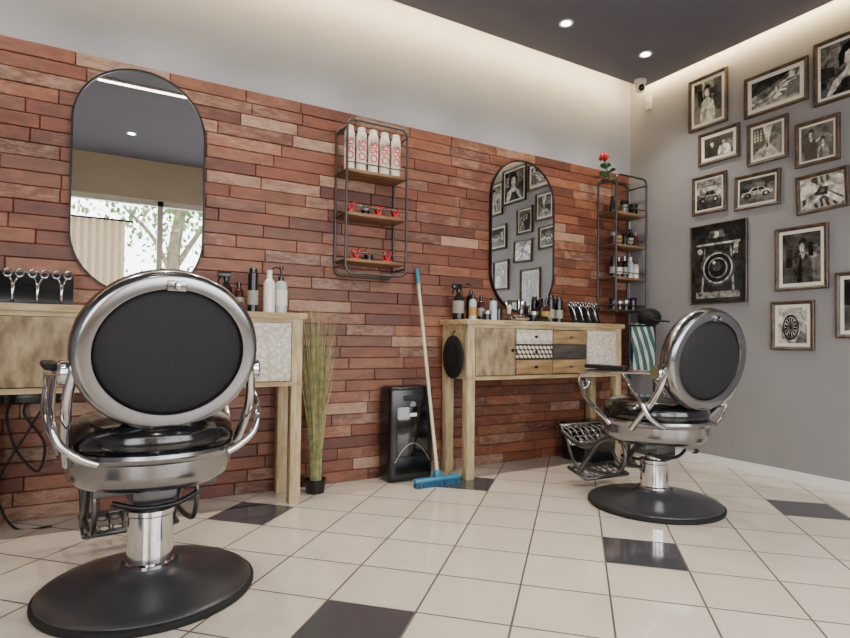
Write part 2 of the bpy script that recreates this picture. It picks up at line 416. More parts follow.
# ------------------------------------------------------------ barber chairs
def barber_chair(x,y,rz=0,lift=0,by=-.275,tilt=11,lever=True):
    e=empty('barber_chair',(x,y,0),(0,0,rz)); e.scale=(.92,.92,1)
    U=empty('upper_assembly',(0,0,lift)); U.parent=e
    lathe('base_rim',[(0,0),(.362,0),(.366,.006),(.366,.018),(.356,.024),(0,.024)],M_RUB,e,seg=72)
    lathe('base_plate',[(0,.02),(.356,.02),(.354,.028),(.342,.034),(.29,.042),(.20,.055),(.13,.068),(.105,.082),(.098,.094),(0,.094)],M_GUN,e,seg=72)
    lathe('column',[(0,.08),(.086,.08),(.086,.10),(.078,.105),(.078,.255+lift),(.083,.26+lift),(.083,.275+lift),(.05,.28+lift),(.05,.38+lift),(0,.38+lift)],M_CHROME,e)
    box('pump_block',(.15,.17,.075),(0,0,.335),M_IRON,U,.012)
    box('cross_beam',(.40,.05,.035),(0,.06,.370),M_IRON,U,.008)
    box('cross_beam_rear',(.40,.05,.035),(0,-.10,.370),M_IRON,U,.008)
    tube('pedal_rod',[(-.14,-.09,.325),(-.05,-.105,.30),(.06,-.105,.30),(.14,-.09,.325)],.009,M_BLKM,U)
    if lever:
        tube('pump_lever',[(.05,.0,.33),(.16,-.02,.325),(.24,-.03,.31),(.29,-.03,.30)],.009,M_CHROME,U)
        ellips('lever_grip',.030,.014,.014,M_BLK,U,(.30,-.03,.298))
    lathe('seat_pan',[(0,.376),(.18,.376),(.245,.382),(.266,.400),(.274,.43),(.280,.466),(.292,.478),(.294,.486),(.290,.496),(.280,.498),(0,.498)],M_BRUSH,U,seg=72,sy=1.04)
    prof=[(0,.487),(.262,.487),(.280,.50),(.286,.525),(.280,.552),(.262,.575),(.225,.592),(.16,.603),(.08,.608),(0,.609)]
    lathe('seat_cushion',prof,M_BLKL,U,seg=72,sy=1.0,auto=70)
    b=empty('backrest',(0,by,.805),(R(tilt),0,0)); b.parent=U
    def discring(name,rings,m):
        bm=bmesh.new(); rr=[]; n=72
        for rx,rz,yy in rings:
            if rx<1e-4: rr.append([bm.verts.new((0,yy,0))]); continue
            rr.append([bm.verts.new((rx*math.cos(2*math.pi*i/n),yy,rz*math.sin(2*math.pi*i/n))) for i in range(n)])
        for a,c in zip(rr,rr[1:]):
            for i in range(n):
                j=(i+1)%n
                if len(c)==1: bm.faces.new((a[i],a[j],c[0]))
                elif len(a)==1: bm.faces.new((a[0],c[i],c[j]))
                else: bm.faces.new((a[i],a[j],c[j],c[i]))
        return fin(name,bm,m,b,smooth=True,auto=50)
    discring('metal_rim',[(.228,.190,-.014),(.232,.194,-.022),(.264,.226,-.024),(.280,.240,-.018),(.288,.247,.002),(.290,.249,.030),(.284,.243,.046),(.222,.184,.046)],M_BRUSH)
    discring('rear_pad',[(0,0,-.034),(.10,.082,-.033),(.18,.148,-.029),(.216,.178,-.020),(.230,.192,-.008),(.230,.192,.02),(0,0,.02)],M_BLKP)
    discring('front_cushion',[(.268,.23,.042),(.270,.232,.065),(.25,.212,.085),(.17,.145,.100),(.08,.07,.104),(0,0,.105)],M_BLKL)
    lathe('headrest_knob',[(0,.026),(.008,.024),(.012,.014),(.012,.0),(0,0)],M_CHROME,b,(0,-.022,.205),(R(90),0,0),20)
    box('knob_plate',(.06,.012,.032),(0,-.024,.204),M_BRUSH,b,.004)
    q=by+.275
    for s in (-1,1):
        t='left' if s<0 else 'right'
        tube('back_bracket_'+t,[(s*.270,-.25+q,.76),(s*.284,-.225+q,.68),(s*.285,-.19+q*.7,.60),(s*.278,-.13+q*.3,.52),(s*.27,-.09,.46)],.016,M_CHROME,U)
        lathe('pivot_'+t,[(0,-.02),(.03,-.02),(.036,-.012),(.036,.012),(.03,.02),(0,.02)],M_CHROME,U,(s*.293,-.215+q,.745),(0,R(90),0),24)
        tube('arm_bar_'+t,[(s*.296,-.225+q,.745),(s*.312,-.10,.740),(s*.322,.06,.735),(s*.322,.20,.728),(s*.318,.265,.70),(s*.312,.27,.655),(s*.306,.23,.64),(s*.305,.205,.665),(s*.307,.22,.69)],.012,M_CHROME,U)
        box('arm_pad_'+t,(.048,.30,.022),(s*.320,.055,.757),M_BLKP,U,.009)
        tube('arm_support_'+t,[(s*.318,.25,.67),(s*.325,.22,.60),(s*.318,.15,.545),(s*.296,.09,.50),(s*.28,.06,.465)],.014,M_CHROME,U)
        tube('side_loop_'+t,[(s*.310,-.06,.735),(s*.322,-.13,.67),(s*.322,-.20,.60),(s*.30,-.225,.54),(s*.25,-.235,.50),(s*.20,-.24,.478)],.012,M_CHROME,U)
    W2=.175
    for s in (-1,1):
        t='left' if s<0 else 'right'
        tube('foot_arm_'+t,[(s*.16,.10,.385),(s*W2,.24,.34),(s*W2,.33,.25),(s*W2,.40,.17),(s*W2,.43,.135)],.016,M_IRON,U)
        tube('foot_link_'+t,[(s*W2,.24,.33),(s*W2,.38,.29),(s*W2,.50,.31),(s*W2,.60,.35)],.013,M_IRON,U)
        tube('foot_stay_'+t,[(s*W2,.42,.15),(s*W2,.49,.20),(s*W2,.56,.33)],.010,M_IRON,U)
        tube('hanger_'+t,[(s*W2,.10,.39),(s*W2,.05,.30),(s*W2,.09,.20),(s*W2,.22,.17),(s*W2,.40,.17)],.010,M_IRON,U)
    def grate(name,w,d,loc,rot,nx,ny):
        g=empty(name,loc,rot); g.parent=U
        bm=bmesh.new()
        def bar(x0,y0,x1,y1,r): tubebm(bm,[(x0,y0,0),(x1,y1,0)],r,6)
        for s in (-1,1):
            bar(s*w/2,-d/2,s*w/2,d/2,.010); bar(-w/2,s*d/2,w/2,s*d/2,.010)
        for i in range(1,nx): bar(-w/2+w*i/nx,-d/2,-w/2+w*i/nx,d/2,.005)
        for i in range(nx):
            cx=-w/2+w*(i+.5)/nx
            for k in range(ny):
                cy=-d/2+d*(k+.5)/ny; rr=min(w/nx,d/ny)*.42
                tubebm(bm,[(cx+rr*math.cos(a*math.pi/5),cy+rr*math.sin(a*math.pi/5),0) for a in range(10)],.004,5,True)
        fin('lattice',bm,M_BRUSH if 'upper' in name else M_IRON,g,smooth=True)
    grate('upper_footplate',2*W2,.15,(0,.565,.33),(R(38),0,0),7,2)
    grate('lower_footplate',2*W2,.17,(0,.45,.125),(R(12),0,0),7,2)
barber_chair(.168,2.13,R(6),lever=False)
barber_chair(2.55,1.985,R(-4),lift=-.035,by=-.34,tilt=9)

# ------------------------------------------------------------ bottles etc
def bottle(name,x,y,z,r,h,body,cap,kind='cap',label=None):
    e=empty(name,(x,y,z))
    if kind=='can':
        lathe('body',[(0,0),(r,0),(r*1.02,.004),(r,.01),(r,h*.86),(r*.8,h*.89),(r*.6,h*.90),(0,h*.90)],body,e,seg=24)
        lathe('cap',[(0,h*.895),(r*.78,h*.895),(r*.78,h*.98),(r*.65,h),(0,h)],cap,e,seg=24)
    elif kind=='pump':
        lathe('body',[(0,0),(r,0),(r,.005),(r,h*.58),(r*.85,h*.66),(r*.4,h*.70),(0,h*.70)],body,e,seg=24)
        lathe('collar',[(0,h*.695),(r*.45,h*.695),(r*.45,h*.78),(r*.15,h*.79),(r*.15,h*.93),(r*.35,h*.94),(r*.35,h*.99),(0,h)],cap,e,seg=20)
        tube('spout',[(0,0,h*.96),(-r*1.0,-.005,h*.97),(-r*1.4,-.007,h*.93)],r*.14,cap,e,6)
    elif kind=='spray':
        lathe('body',[(0,0),(r,0),(r*1.03,.01),(r,h*.45),(r*.75,h*.58),(r*.35,h*.68),(r*.35,h*.74),(0,h*.74)],body,e,seg=24)
        lathe('collar',[(0,h*.73),(r*.45,h*.73),(r*.45,h*.80),(0,h*.81)],cap,e,seg=16)
        box('nozzle_head',(r*2.0,r*.7,h*.13),(-r*.35,0,h*.87),cap,e,.004)
        tube('trigger',[(-r*.6,0,h*.83),(-r*1.1,0,h*.76),(-r*1.2,0,h*.67)],r*.13,cap,e,6)
    elif kind=='jar':
        lathe('body',[(0,0),(r,0),(r,h*.7),(0,h*.7)],body,e,seg=24)
        lathe('lid',[(0,h*.69),(r*1.06,h*.69),(r*1.06,h*.97),(r,h),(0,h)],cap,e,seg=24)
    else:
        lathe('body',[(0,0),(r,0),(r*1.02,.005),(r,h*.68),(r*.7,h*.78),(r*.4,h*.81),(0,h*.81)],body,e,seg=24)
        lathe('cap',[(0,h*.80),(r*.5,h*.80),(r*.5,h),(0,h)],cap,e,seg=20)
    if label: lathe('label',[(r*1.035,h*.18),(r*1.035,h*.50)],label,e,seg=24,cap=False)
    return e
M_LBLG=mat('grey_label',(150,148,140),.6,0,var=.2,scale=60)
M_LBLY=mat('ochre_label',(176,138,70),.6,0,var=.2,scale=60)
bottle('spray_bottle',.565,3.02,CT,.034,.22,M_BLK,M_BLK,'spray')
bottle('hair_tonic_bottle',.635,3.05,CT,.024,.16,M_BROWN,M_BLK,label=M_LBLG)
bottle('hairspray_can',.70,3.02,CT,.026,.235,M_BLK,M_BLK,'can',label=M_LBLG)
bottle('shampoo_bottle',.785,3.02,CT,.030,.23,M_CAN,M_CAN)
bottle('pump_bottle',.858,3.06,CT,.034,.26,M_CLEAR,M_BLK,'pump',label=M_PAPER)
bottle('pomade_jar',.60,2.94,CT,.030,.05,M_CAN,M_BLK,'jar')
bottle('pomade_jar',.49,3.06,CT,.030,.07,M_BLK,M_SILV,'jar')
bottle('spray_bottle',2.02,3.07,CT,.036,.25,M_BLK,M_BLK,'spray',label=M_LBLG)
bottle('hair_tonic_bottle',2.085,3.00,CT,.024,.17,M_CLEAR,M_BLK,label=M_LBLY)
bottle('pump_bottle',2.13,3.09,CT,.030,.25,M_BLK,M_BLK,'pump')
bottle('pomade_jar',2.16,2.95,CT,.028,.06,M_BLK,M_SILV,'jar')
bottle('hair_tonic_bottle',2.20,3.07,CT,.024,.17,M_BROWN,M_BLK,label=M_LBLG)
bottle('hairspray_can',2.27,3.03,CT,.026,.15,M_CLEAR,M_BLK,'can')
bottle('pomade_jar',2.335,3.06,CT,.028,.10,M_BLK,M_BLK,'jar')
bottle('shaving_soap_tin',2.66,3.08,CT,.035,.08,M_BLK,M_SILV,'jar')
bottle('hair_tonic_bottle',2.73,3.03,CT,.030,.16,M_BROWN,M_BLK,label=M_LBLY)
bottle('hairspray_can',2.80,3.06,CT,.029,.20,M_BLK,M_BLK,'can',label=M_LBLG)
bottle('hairspray_can',2.87,3.05,CT,.029,.19,M_BLK,M_BLK,'can',label=M_LBLG)

def clipper(x,y,rz,m):
    e=empty('hair_clipper',(x,y,CT),(0,0,rz))
    lathe('body',[(0,0),(.018,.002),(.023,.02),(.019,.06),(.021,.10),(.024,.13),(.016,.145),(0,.146)],m,e,(-.07,0,.0235),(0,R(90),0),20,sx=.85)
    box('blade',(.022,.042,.010),(.082,0,.022),M_CHROME,e,.002)
clipper(2.43,2.95,R(14),M_CHROME); clipper(2.62,2.95,R(20),M_BLK)
cs=empty('clipper_charging_stand',(2.55,3.09,CT))
box('base',(.08,.07,.02),(0,0,.01),M_BLK,cs,.006)
lathe('body',[(0,0),(.018,.002),(.023,.02),(.019,.06),(.021,.10),(.024,.13),(.016,.145),(0,.146)],M_CHROME,cs,(0,0,.018),(R(6),0,0),20,sx=.85)
sh=empty('shaving_brush',(2.42,3.05,CT))
lathe('handle',[(0,0),(.016,0),(.018,.01),(.010,.03),(.013,.05),(.012,.055),(0,.055)],M_WOOD3,sh,seg=20)
lathe('hair',[(.011,.054),(.016,.08),(.02,.10),(.012,.11),(0,.112)],M_CREAM,sh,seg=20)

def scissor_bm(bm,ox,oz,L):
    for s in (-1,1):
        tubebm(bm,[(ox+s*.002,0,oz),(ox-s*.003,0,oz+L*.5),(ox-s*.014,0,oz+L*.68)],.0050,6)
        c=(ox-s*.022,oz+L*.80)
        tubebm(bm,[(c[0]+.015*math.cos(a*math.pi/6),0,c[1]+.019*math.sin(a*math.pi/6)) for a in range(12)],.0044,6,True)
    tubebm(bm,[(ox-.002,-.006,oz+L*.5),(ox-.002,.004,oz+L*.5)],.007,8)
def scissors_stand(x,y,w,n):
    e=empty('scissors_stand',(x,y,CT))
    box('foot',(w,.10,.012),(0,0,.006),M_BLK,e,.003)
    box('board',(w,.008,.150),(0,.025,.078),M_BLK,e,.003,(R(-18),0,0))
    bm=bmesh.new()
    for i in range(n): scissor_bm(bm,-w/2+w*(i+.5)/n,.012,.178)
    fin('scissors',bm,M_CHROME,e,(0,-.008,-.002),(R(-18),R(0),0),True)
scissors_stand(-.28,3.02,.36,4)
scissors_stand(3.10,3.0,.28,4)

# ------------------------------------------------------------ metal shelf racks
def rack(cx,y0,w,z0,z1,zs):
    e=empty('metal_shelf_rack',(cx,0,0)); yb=3.158
    for nm,y in (('front_loop',y0),('back_loop',yb-.0)):
        pts=[(px,y,pz) for px,pz in rrect(w,z1-z0,.045,6,0,(z0+z1)/2)]
        tube(nm,pts,.008,M_RACK,e,8,smooth=False,closed=True)
    for i,(sx,z) in enumerate(((-1,z0+.045),(1,z0+.045),(-1,z1-.045),(1,z1-.045))):
        tube('tie_%d'%i,[(sx*w/2,y0,z),(sx*w/2,yb,z)],.006,M_RACK,e)
    for i,z in enumerate(zs):
        boxb('shelf_%d'%(i+1),-w/2+.006,w/2-.006,y0+.004,yb,z-.018,z,M_SHELF,e,.002)
        tube('rail_%d'%(i+1),[(-w/2,y0,z+.035),(w/2,y0,z+.035)],.004,M_RACK,e)
        for s in (-1,1): tube('side_rail_%d_%d'%(i+1,s),[(s*w/2,y0,z-.01),(s*w/2,yb,z-.01)],.006,M_RACK,e)
    return e
rk=rack(1.395,2.99,.385,1.225,2.105,[1.825,1.575,1.31])
for i in range(5):
    x=1.245+.075*i
    c=bottle('hairspray_can',x,3.06,1.825,.030,.265,M_CAN,M_CAN,'can')
    t=bpy.data.curves.new('label','FONT'); t.body='OSIS'; t.size=.062; t.extrude=.0008; t.align_x='CENTER'; t.align_y='CENTER'
    t.materials.append(M_RED)
    to=bpy.data.objects.new('label_text',t); to.location=(-.006,-.0325,.125)
    COL.objects.link(to); to.parent=c
    to.rotation_euler=(Matrix(((0,-1,0),(0,0,-1),(1,0,0)))).to_euler()
def clip(x,y,z,s=1):
    e=empty('red_hair_clip',(x,y,z))
    box('body',(.05*s,.03,.012),(0,0,.006),M_RED,e,.003)
    box('jaw',(.012,.03,.045*s),(.012,0,.03*s),M_RED,e,.003,(0,R(20),0))
    box('jaw_2',(.012,.03,.04*s),(-.012,0,.028*s),M_RED,e,.003,(0,R(-24),0))
for x in (1.25,1.43,1.54): clip(x,3.05,1.575,1.3)
for x in (1.29,1.49): clip(x,3.05,1.31,1.3)
bottle('pomade_jar',1.36,3.08,1.575,.025,.05,M_BLK,M_SILV,'jar')
bottle('pomade_jar',1.39,3.09,1.31,.025,.04,M_BLK,M_BLK,'jar')

rack(3.55,2.98,.34,1.09,2.13,[1.85,1.60,1.35,1.10])
for i,(x,h,b1,c1,k,l) in enumerate(((3.43,.10,M_BROWN,M_SILV,'jar',None),(3.49,.15,M_BROWN,M_BLK,'cap',M_LBLY),(3.555,.10,M_BLK,M_BLK,'jar',None),(3.62,.14,M_BLK,M_BLK,'cap',M_LBLG),(3.675,.12,M_BROWN,M_SILV,'cap',None))):
    bottle('hair_tonic_bottle' if k=='cap' else 'pomade_jar',x,3.05,1.60,.024,h,b1,c1,k,l)
for i,(x,h,b1,c1,k,l) in enumerate(((3.43,.16,M_BLK,M_BLK,'can',M_LBLG),(3.49,.16,M_BROWN,M_SILV,'cap',M_PAPER),(3.555,.17,M_BLK,M_SILV,'cap',M_LBLG),(3.62,.17,M_CLEAR,M_CAN,'cap',None),(3.68,.15,M_CAN,M_BLK,'cap',None))):
    bottle('shampoo_bottle',x,3.05,1.35,.026,h,b1,c1,k,l)
for i,(x,h,b1,c1) in enumerate(((3.43,.09,M_BLK,M_BLK),(3.50,.07,M_BROWN,M_SILV),(3.57,.08,M_BLK,M_SILV),(3.65,.10,M_BLK,M_BLK))):
    bottle('pomade_jar',x,3.05,1.10,.029,h,b1,c1,'jar')
bottle('pomade_jar',3.65,3.05,1.85,.035,.09,M_BLK,M_BLK,'jar')
bottle('shaving_soap_tin',3.56,3.06,1.85,.03,.11,M_SILV,M_BLK,'jar')
rs=empty('rose_in_vase',(3.43,3.06,1.85))
lathe('vase',[(0,0),(.022,0),(.026,.03),(.02,.08),(.012,.11),(.015,.13),(0,.13)],M_BLK,rs,seg=20)
tube('stem',[(0,0,.10),(-.03,-.01,.22),(-.13,-.03,.39)],.0035,M_GREEN,rs,6)
def leaf(nm,p,L,W,rot):
    bm=bmesh.new(); vs=[bm.verts.new((L*t,W*math.sin(math.pi*t)*s,.01*math.sin(math.pi*t))) for s in (1,-1) for t in (0,.2,.4,.6,.8,1)]
    bm.faces.new(vs[:6]+vs[6:][::-1]); fin(nm,bm,M_GREEN,rs,p,rot)
for i,(z,a,rx) in enumerate(((.24,20,40),(.27,150,60),(.30,-10,-30),(.32,190,20),(.34,10,-60),(.29,60,-60))):
    leaf('leaf_%d'%i,(-.04-.55*(z-.24),-.015,z),.085,.024,(R(rx),R(-20),R(a)))
for i in range(9):
    a=i*2.4; r=.004+.0024*i
    ellips('petal_%d'%i,.022,.015,.027,M_ROSE,rs,(-.134+r*math.cos(a),-.032+r*math.sin(a),.415-.002*i),(R(20)*math.sin(a),R(20)*math.cos(a),a))

# ------------------------------------------------------------ touchless vacuum
v=empty('dust_vacuum_bin',(1.65,3.075,0))
box('body',(.30,.16,.57),(0,0,.285),M_BLK,v,.03,seg=4)
box('front_window',(.21,.012,.30),(0,-.080,.30),mat('smoked_window',(10,10,12),.08,coat=.5),v,.005)
box('grip_recess',(.13,.02,.035),(0,-.074,.50),M_RUB,v,.008)
tube('trim_arc',[(-.12,-.084,.12),(-.06,-.086,.20),(0,-.087,.23),(.06,-.086,.20),(.12,-.084,.12)],.003,M_SILV,v)
box('label',(.05,.003,.02),(.0,-.088,.40),M_PAPER,v)
box('intake',(.24,.02,.035),(0,-.075,.03),M_RUB,v,.006)
lathe('badge',[(0,0),(.02,0),(.02,.004),(0,.004)],M_SILV,v,(0,-.080,.46),(R(90),0,0),20)

# ------------------------------------------------------------ broom
b=empty('broom')
tube('handle',[(1.740,2.845,.05),(1.755,3.152,1.30)],.0105,M_CREAM,b)
lathe('handle_grip',[(0,-.05),(.013,-.05),(.013,.05),(0,.055)],M_BLUE,b,(1.7544,3.1405,1.253),(R(-13.8),0,0),12)
box('head',(.31,.040,.022),(1.735,2.84,.042),M_BLUE,b,.008)
box('socket',(.04,.04,.045),(1.738,2.85,.068),M_BLUE,b,.008)
bm=bmesh.new()
for i in range(31):
    for j in range(3):
        x=1.735-.145+.29*i/30; y=2.825+.015*j
        tubebm(bm,[(x,y,.036),(x+random.uniform(-.004,.004),y+(j-1)*.006,.0)],.004,5)
fin('bristles',bm,mat('bristle_blue',(36,92,124),.7,var=.2),b)

# ------------------------------------------------------------ ornamental grass
g=empty('potted_grass',(1.06,3.03,0))
lathe('pot',[(0,0),(.05,0),(.058,.05),(.062,.075),(.054,.075),(.05,.065),(0,.065)],M_BLK,g,seg=28)
bm=bmesh.new()
for i in range(280):
    a=random.uniform(0,2*math.pi); r0=random.uniform(0,.035); H=random.uniform(.5,1.05); lean=random.uniform(.0,.14)*(H/.9)
    bx,by=r0*math.cos(a),r0*math.sin(a); w=random.uniform(.0018,.0036); wa=random.uniform(0,math.pi)
    prev=None
    for k in range(7):
        t=k/6; ww=w*(1-t*.85)
        x=max(bx+lean*t*t*math.cos(a),-.09); y=min(by+lean*t*t*math.sin(a)*.8,.12); z=.06+H*t*(1-.06*t*lean*8)
        p=(bm.verts.new((x-ww*math.cos(wa),y-ww*math.sin(wa),z)),bm.verts.new((x+ww*math.cos(wa),y+ww*math.sin(wa),z)))
        if prev: bm.faces.new((prev[0],prev[1],p[1],p[0]))
        prev=p
fin('blades',bm,mat('dry_grass',(182,172,122),.6,var=.4,scale=25,col2=(122,130,82)),g)

# ------------------------------------------------------------ hand mirror hanging on counter side
hm=empty('hanging_hand_mirror',(1.938,3.0,.745))
lathe('shell',[(0,-.012),(.10,-.012),(.118,-.004),(.118,.006),(.10,.014),(0,.016)],M_BLKP,hm,(0,0,0),(0,R(-90),0),40,sx=1.15,sy=.95)
tube('hook',[(.004,0,.12),(-.004,0,.15),(.012,0,.165)],.004,M_BLKM,hm)
lathe('inner_ring',[(.07,.012),(.082,.012),(.082,.018),(.07,.018),(.07,.012)],M_BLK,hm,(0,0,0),(0,R(-90),0),40,sx=1.15,sy=.95,cap=False)

# ------------------------------------------------------------ towel stand beside counter + box
ts=empty('towel_stand',(3.54,2.87,0))
for i,s in enumerate((-1,1)):
    tube('post_%d'%i,[(s*.14,0,0),(s*.14,0,.98)],.009,M_BLKM,ts)
    tube('foot_%d'%i,[(s*.14,-.13,.009),(s*.14,.13,.009)],.009,M_BLKM,ts)
tube('top_rail',[(-.14,0,.975),(.14,0,.975)],.009,M_BLKM,ts)
def stripe_mat():
    m,nt,bb=newmat('striped_towel_cloth')
    tc=N(nt,'ShaderNodeTexCoord'); sp=N(nt,'ShaderNodeSeparateXYZ'); nt.links.new(tc.outputs['Object'],sp.inputs[0])
    f=mth(nt,'LESS_THAN',mth(nt,'FLOORED_MODULO',mth(nt,'ADD',sp.outputs[0],mth(nt,'MULTIPLY',sp.outputs[2],.35)),.075),.045)
    nt.links.new(mixc(nt,f,srgb((190,196,188)),srgb((58,96,92))),bb.inputs['Base Color']); bb.inputs['Roughness'].default_value=.9
    return m
bm=bmesh.new(); prev=None
for k in range(40):
    t=k/39
    if t<.48: y=-.014-.01*math.sin(t*9); z=.64+.345*(t/.48)
    elif t<.52: y=0; z=.99
    else: y=.014; z=.985-.33*((t-.52)/.48)
    row=[bm.verts.new((-.125+.25*i/24,y+.003*math.sin(i*1.1),z)) for i in range(25)]
    if prev:
        for i in range(24): bm.faces.new((prev[i],prev[i+1],row[i+1],row[i]))
    prev=row
fin('towel',bm,stripe_mat(),ts,smooth=True)
bg=empty('baseball_cap',(.08,0,.985)); bg.parent=ts
ellips('crown',.085,.085,.07,M_BLKP,bg,(0,0,.055),e=.9)
box('brim',(.13,.10,.01),(-.02,-.10,.03),M_BLKP,bg,.004,(R(10),0,0))
sb=empty('storage_box',(3.10,2.98,0))
box('body',(.30,.24,.24),(0,0,.12),M_BLK,sb,.015)
box('lid',(.315,.255,.035),(0,0,.255),M_BLK,sb,.01)
box('handle',(.10,.02,.02),(0,-.13,.18),M_IRON,sb,.005)

c=empty('power_cord')
tube('cord_a',[(-.30,3.14,.60),(-.34,3.10,.50),(-.30,3.08,.34),(-.22,3.08,.24),(-.20,3.10,.36),(-.28,3.12,.50),(-.24,3.14,.58)],.006,M_RUB,c,n=10)
tube('cord_b',[(-.18,3.14,.58),(-.26,3.09,.42),(-.36,3.05,.20),(-.30,3.05,.01),(-.16,3.0,.008)],.005,M_RUB,c,n=10)
boxb('power_strip',-.36,-.14,3.125,3.166,.54,.59,M_BLK,c,.006)

sc=empty('security_camera',(3.58,2.93,2.87))
lathe('mount',[(0,0),(.045,0),(.045,-.02),(.03,-.03),(0,-.03)],M_CAN,sc,seg=28)
ellips('dome',.04,.04,.04,M_CAN,sc,(0,0,-.055))
ellips('lens_bulb',.025,.025,.025,M_BLK,sc,(-.012,-.022,-.066))
se=empty('motion_sensor',(XE,3.0,2.76))
box('body',(.034,.05,.11),(-.015,0,0),M_CAN,se,.008)
box('lens',(.01,.035,.04),(-.032,0,.01),M_WHITE,se,.004)

# ------------------------------------------------------------ pictures
def photo_mat(name,dark,light,scale,kind,dist=1.2):
    m,nt,bb=newmat(name)
    tc=N(nt,'ShaderNodeTexCoord')
    if kind=='noise':
        t=N(nt,'ShaderNodeTexNoise'); t.inputs['Scale'].default_value=scale; t.inputs['Detail'].default_value=8; t.inputs['Distortion'].default_value=dist; out=t.outputs[0]; lo,hi=.36,.64
    elif kind=='voro':
        t=N(nt,'ShaderNodeTexVoronoi'); t.inputs['Scale'].default_value=scale; out=t.outputs['Distance']; lo,hi=.1,.7
    else:
        t=N(nt,'ShaderNodeTexWave'); t.inputs['Scale'].default_value=scale; t.inputs['Distortion'].default_value=6; t.inputs['Detail'].default_value=3; out=t.outputs[1]; lo,hi=.1,.9
    nt.links.new(tc.outputs['Object'],t.inputs['Vector'])
    r=N(nt,'ShaderNodeMapRange'); r.inputs[1].default_value=lo; r.inputs[2].default_value=hi; nt.links.new(out,r.inputs[0])
    d=(dark/255,dark/255,dark/255*.96); l=(light/255,light/255*.985,light/255*.95)
    nt.links.new(mixc(nt,r.outputs[0],srgb(d),srgb(l)),bb.inputs['Base Color']); bb.inputs['Roughness'].default_value=.22
    return m
PM=[photo_mat('print_a',10,90,7,'noise'),photo_mat('print_b',60,190,6,'noise'),photo_mat('print_c',14,100,14,'voro'),
    photo_mat('print_d',20,160,9,'wave'),photo_mat('print_e',8,50,6,'noise'),photo_mat('print_f',110,220,4,'noise')]
TONES=[12,30,55,85,120,160,200,228]
TM=[photo_mat('print_tone_%d'%v,max(4,int(v*.5)),min(240,int(v*1.25)+8),22,'noise',.6) for v in TONES]
def tone(v): return min(range(len(TONES)),key=lambda i:abs(TONES[i]-v))
def disc(cx,cy,r,n=20,sx=1,sy=1): return [(cx+r*sx*math.cos(2*math.pi*i/n),cy+r*sy*math.sin(2*math.pi*i/n)) for i in range(n)]
def person(cx,s,t,t2,oy=0):
    P=[(t2,[(cx-.44*s,-1),(cx-.46*s,-.45*s+oy),(cx-.36*s,-.02*s+oy),(cx-.12*s,.12*s+oy),(cx+.12*s,.12*s+oy),(cx+.36*s,-.04*s+oy),(cx+.48*s,-.5*s+oy),(cx+.46*s,-1)]),
       (t,[(cx-.09*s,.05*s+oy),(cx-.09*s,.25*s+oy),(cx+.09*s,.25*s+oy),(cx+.09*s,.05*s+oy),(cx,-.06*s+oy)]),
       (t,disc(cx,.38*s+oy,.19*s,20,.85,1.3)),
       (20,[(cx-.19*s,.40*s+oy),(cx-.18*s,.62*s+oy),(cx-.04*s,.74*s+oy),(cx+.14*s,.68*s+oy),(cx+.2*s,.5*s+oy),(cx+.17*s,.38*s+oy),(cx+.13*s,.52*s+oy),(cx-.08*s,.54*s+oy)]),
       (max(12,t-110),[(cx+.04*s,.58*s+oy),(cx+.17*s,.5*s+oy),(cx+.16*s,.3*s+oy),(cx+.05*s,.14*s+oy),(cx+.07*s,.35*s+oy)]),
       (30,[(cx-.1*s,.24*s+oy),(cx,.2*s+oy),(cx+.1*s,.24*s+oy),(cx,.13*s+oy)]),
       (max(12,t2-60),[(cx-.1*s,.08*s+oy),(cx,-.5*s+oy),(cx-.05*s,-1),(cx-.3*s,-1),(cx-.2*s,-.2*s+oy)])]
    return P
def car(y,t):
    return [(t//2+20,[(-1,-1),(1,-1),(1,y-.3),(-1,y-.22)]),(t,[(-.9,y-.25),(-.85,y+.02),(-.45,y+.1),(-.2,y+.38),(.35,y+.38),(.6,y+.08),(.9,y),(.92,y-.25)]),
            (min(228,t+60),[(-.82,y+.0),(-.4,y+.08),(.6,y+.06),(.86,y-.02),(.6,y+.0),(-.4,y+.02)]),
            (20,[(-.35,y+.08),(-.16,y+.3),(.05,y+.3),(.05,y+.08)]),(20,[(.1,y+.08),(.1,y+.3),(.32,y+.3),(.48,y+.08)]),
            (12,disc(-.5,y-.25,.2)),(12,disc(.52,y-.25,.2)),(160,disc(-.5,y-.25,.1)),(160,disc(.52,y-.25,.1))]
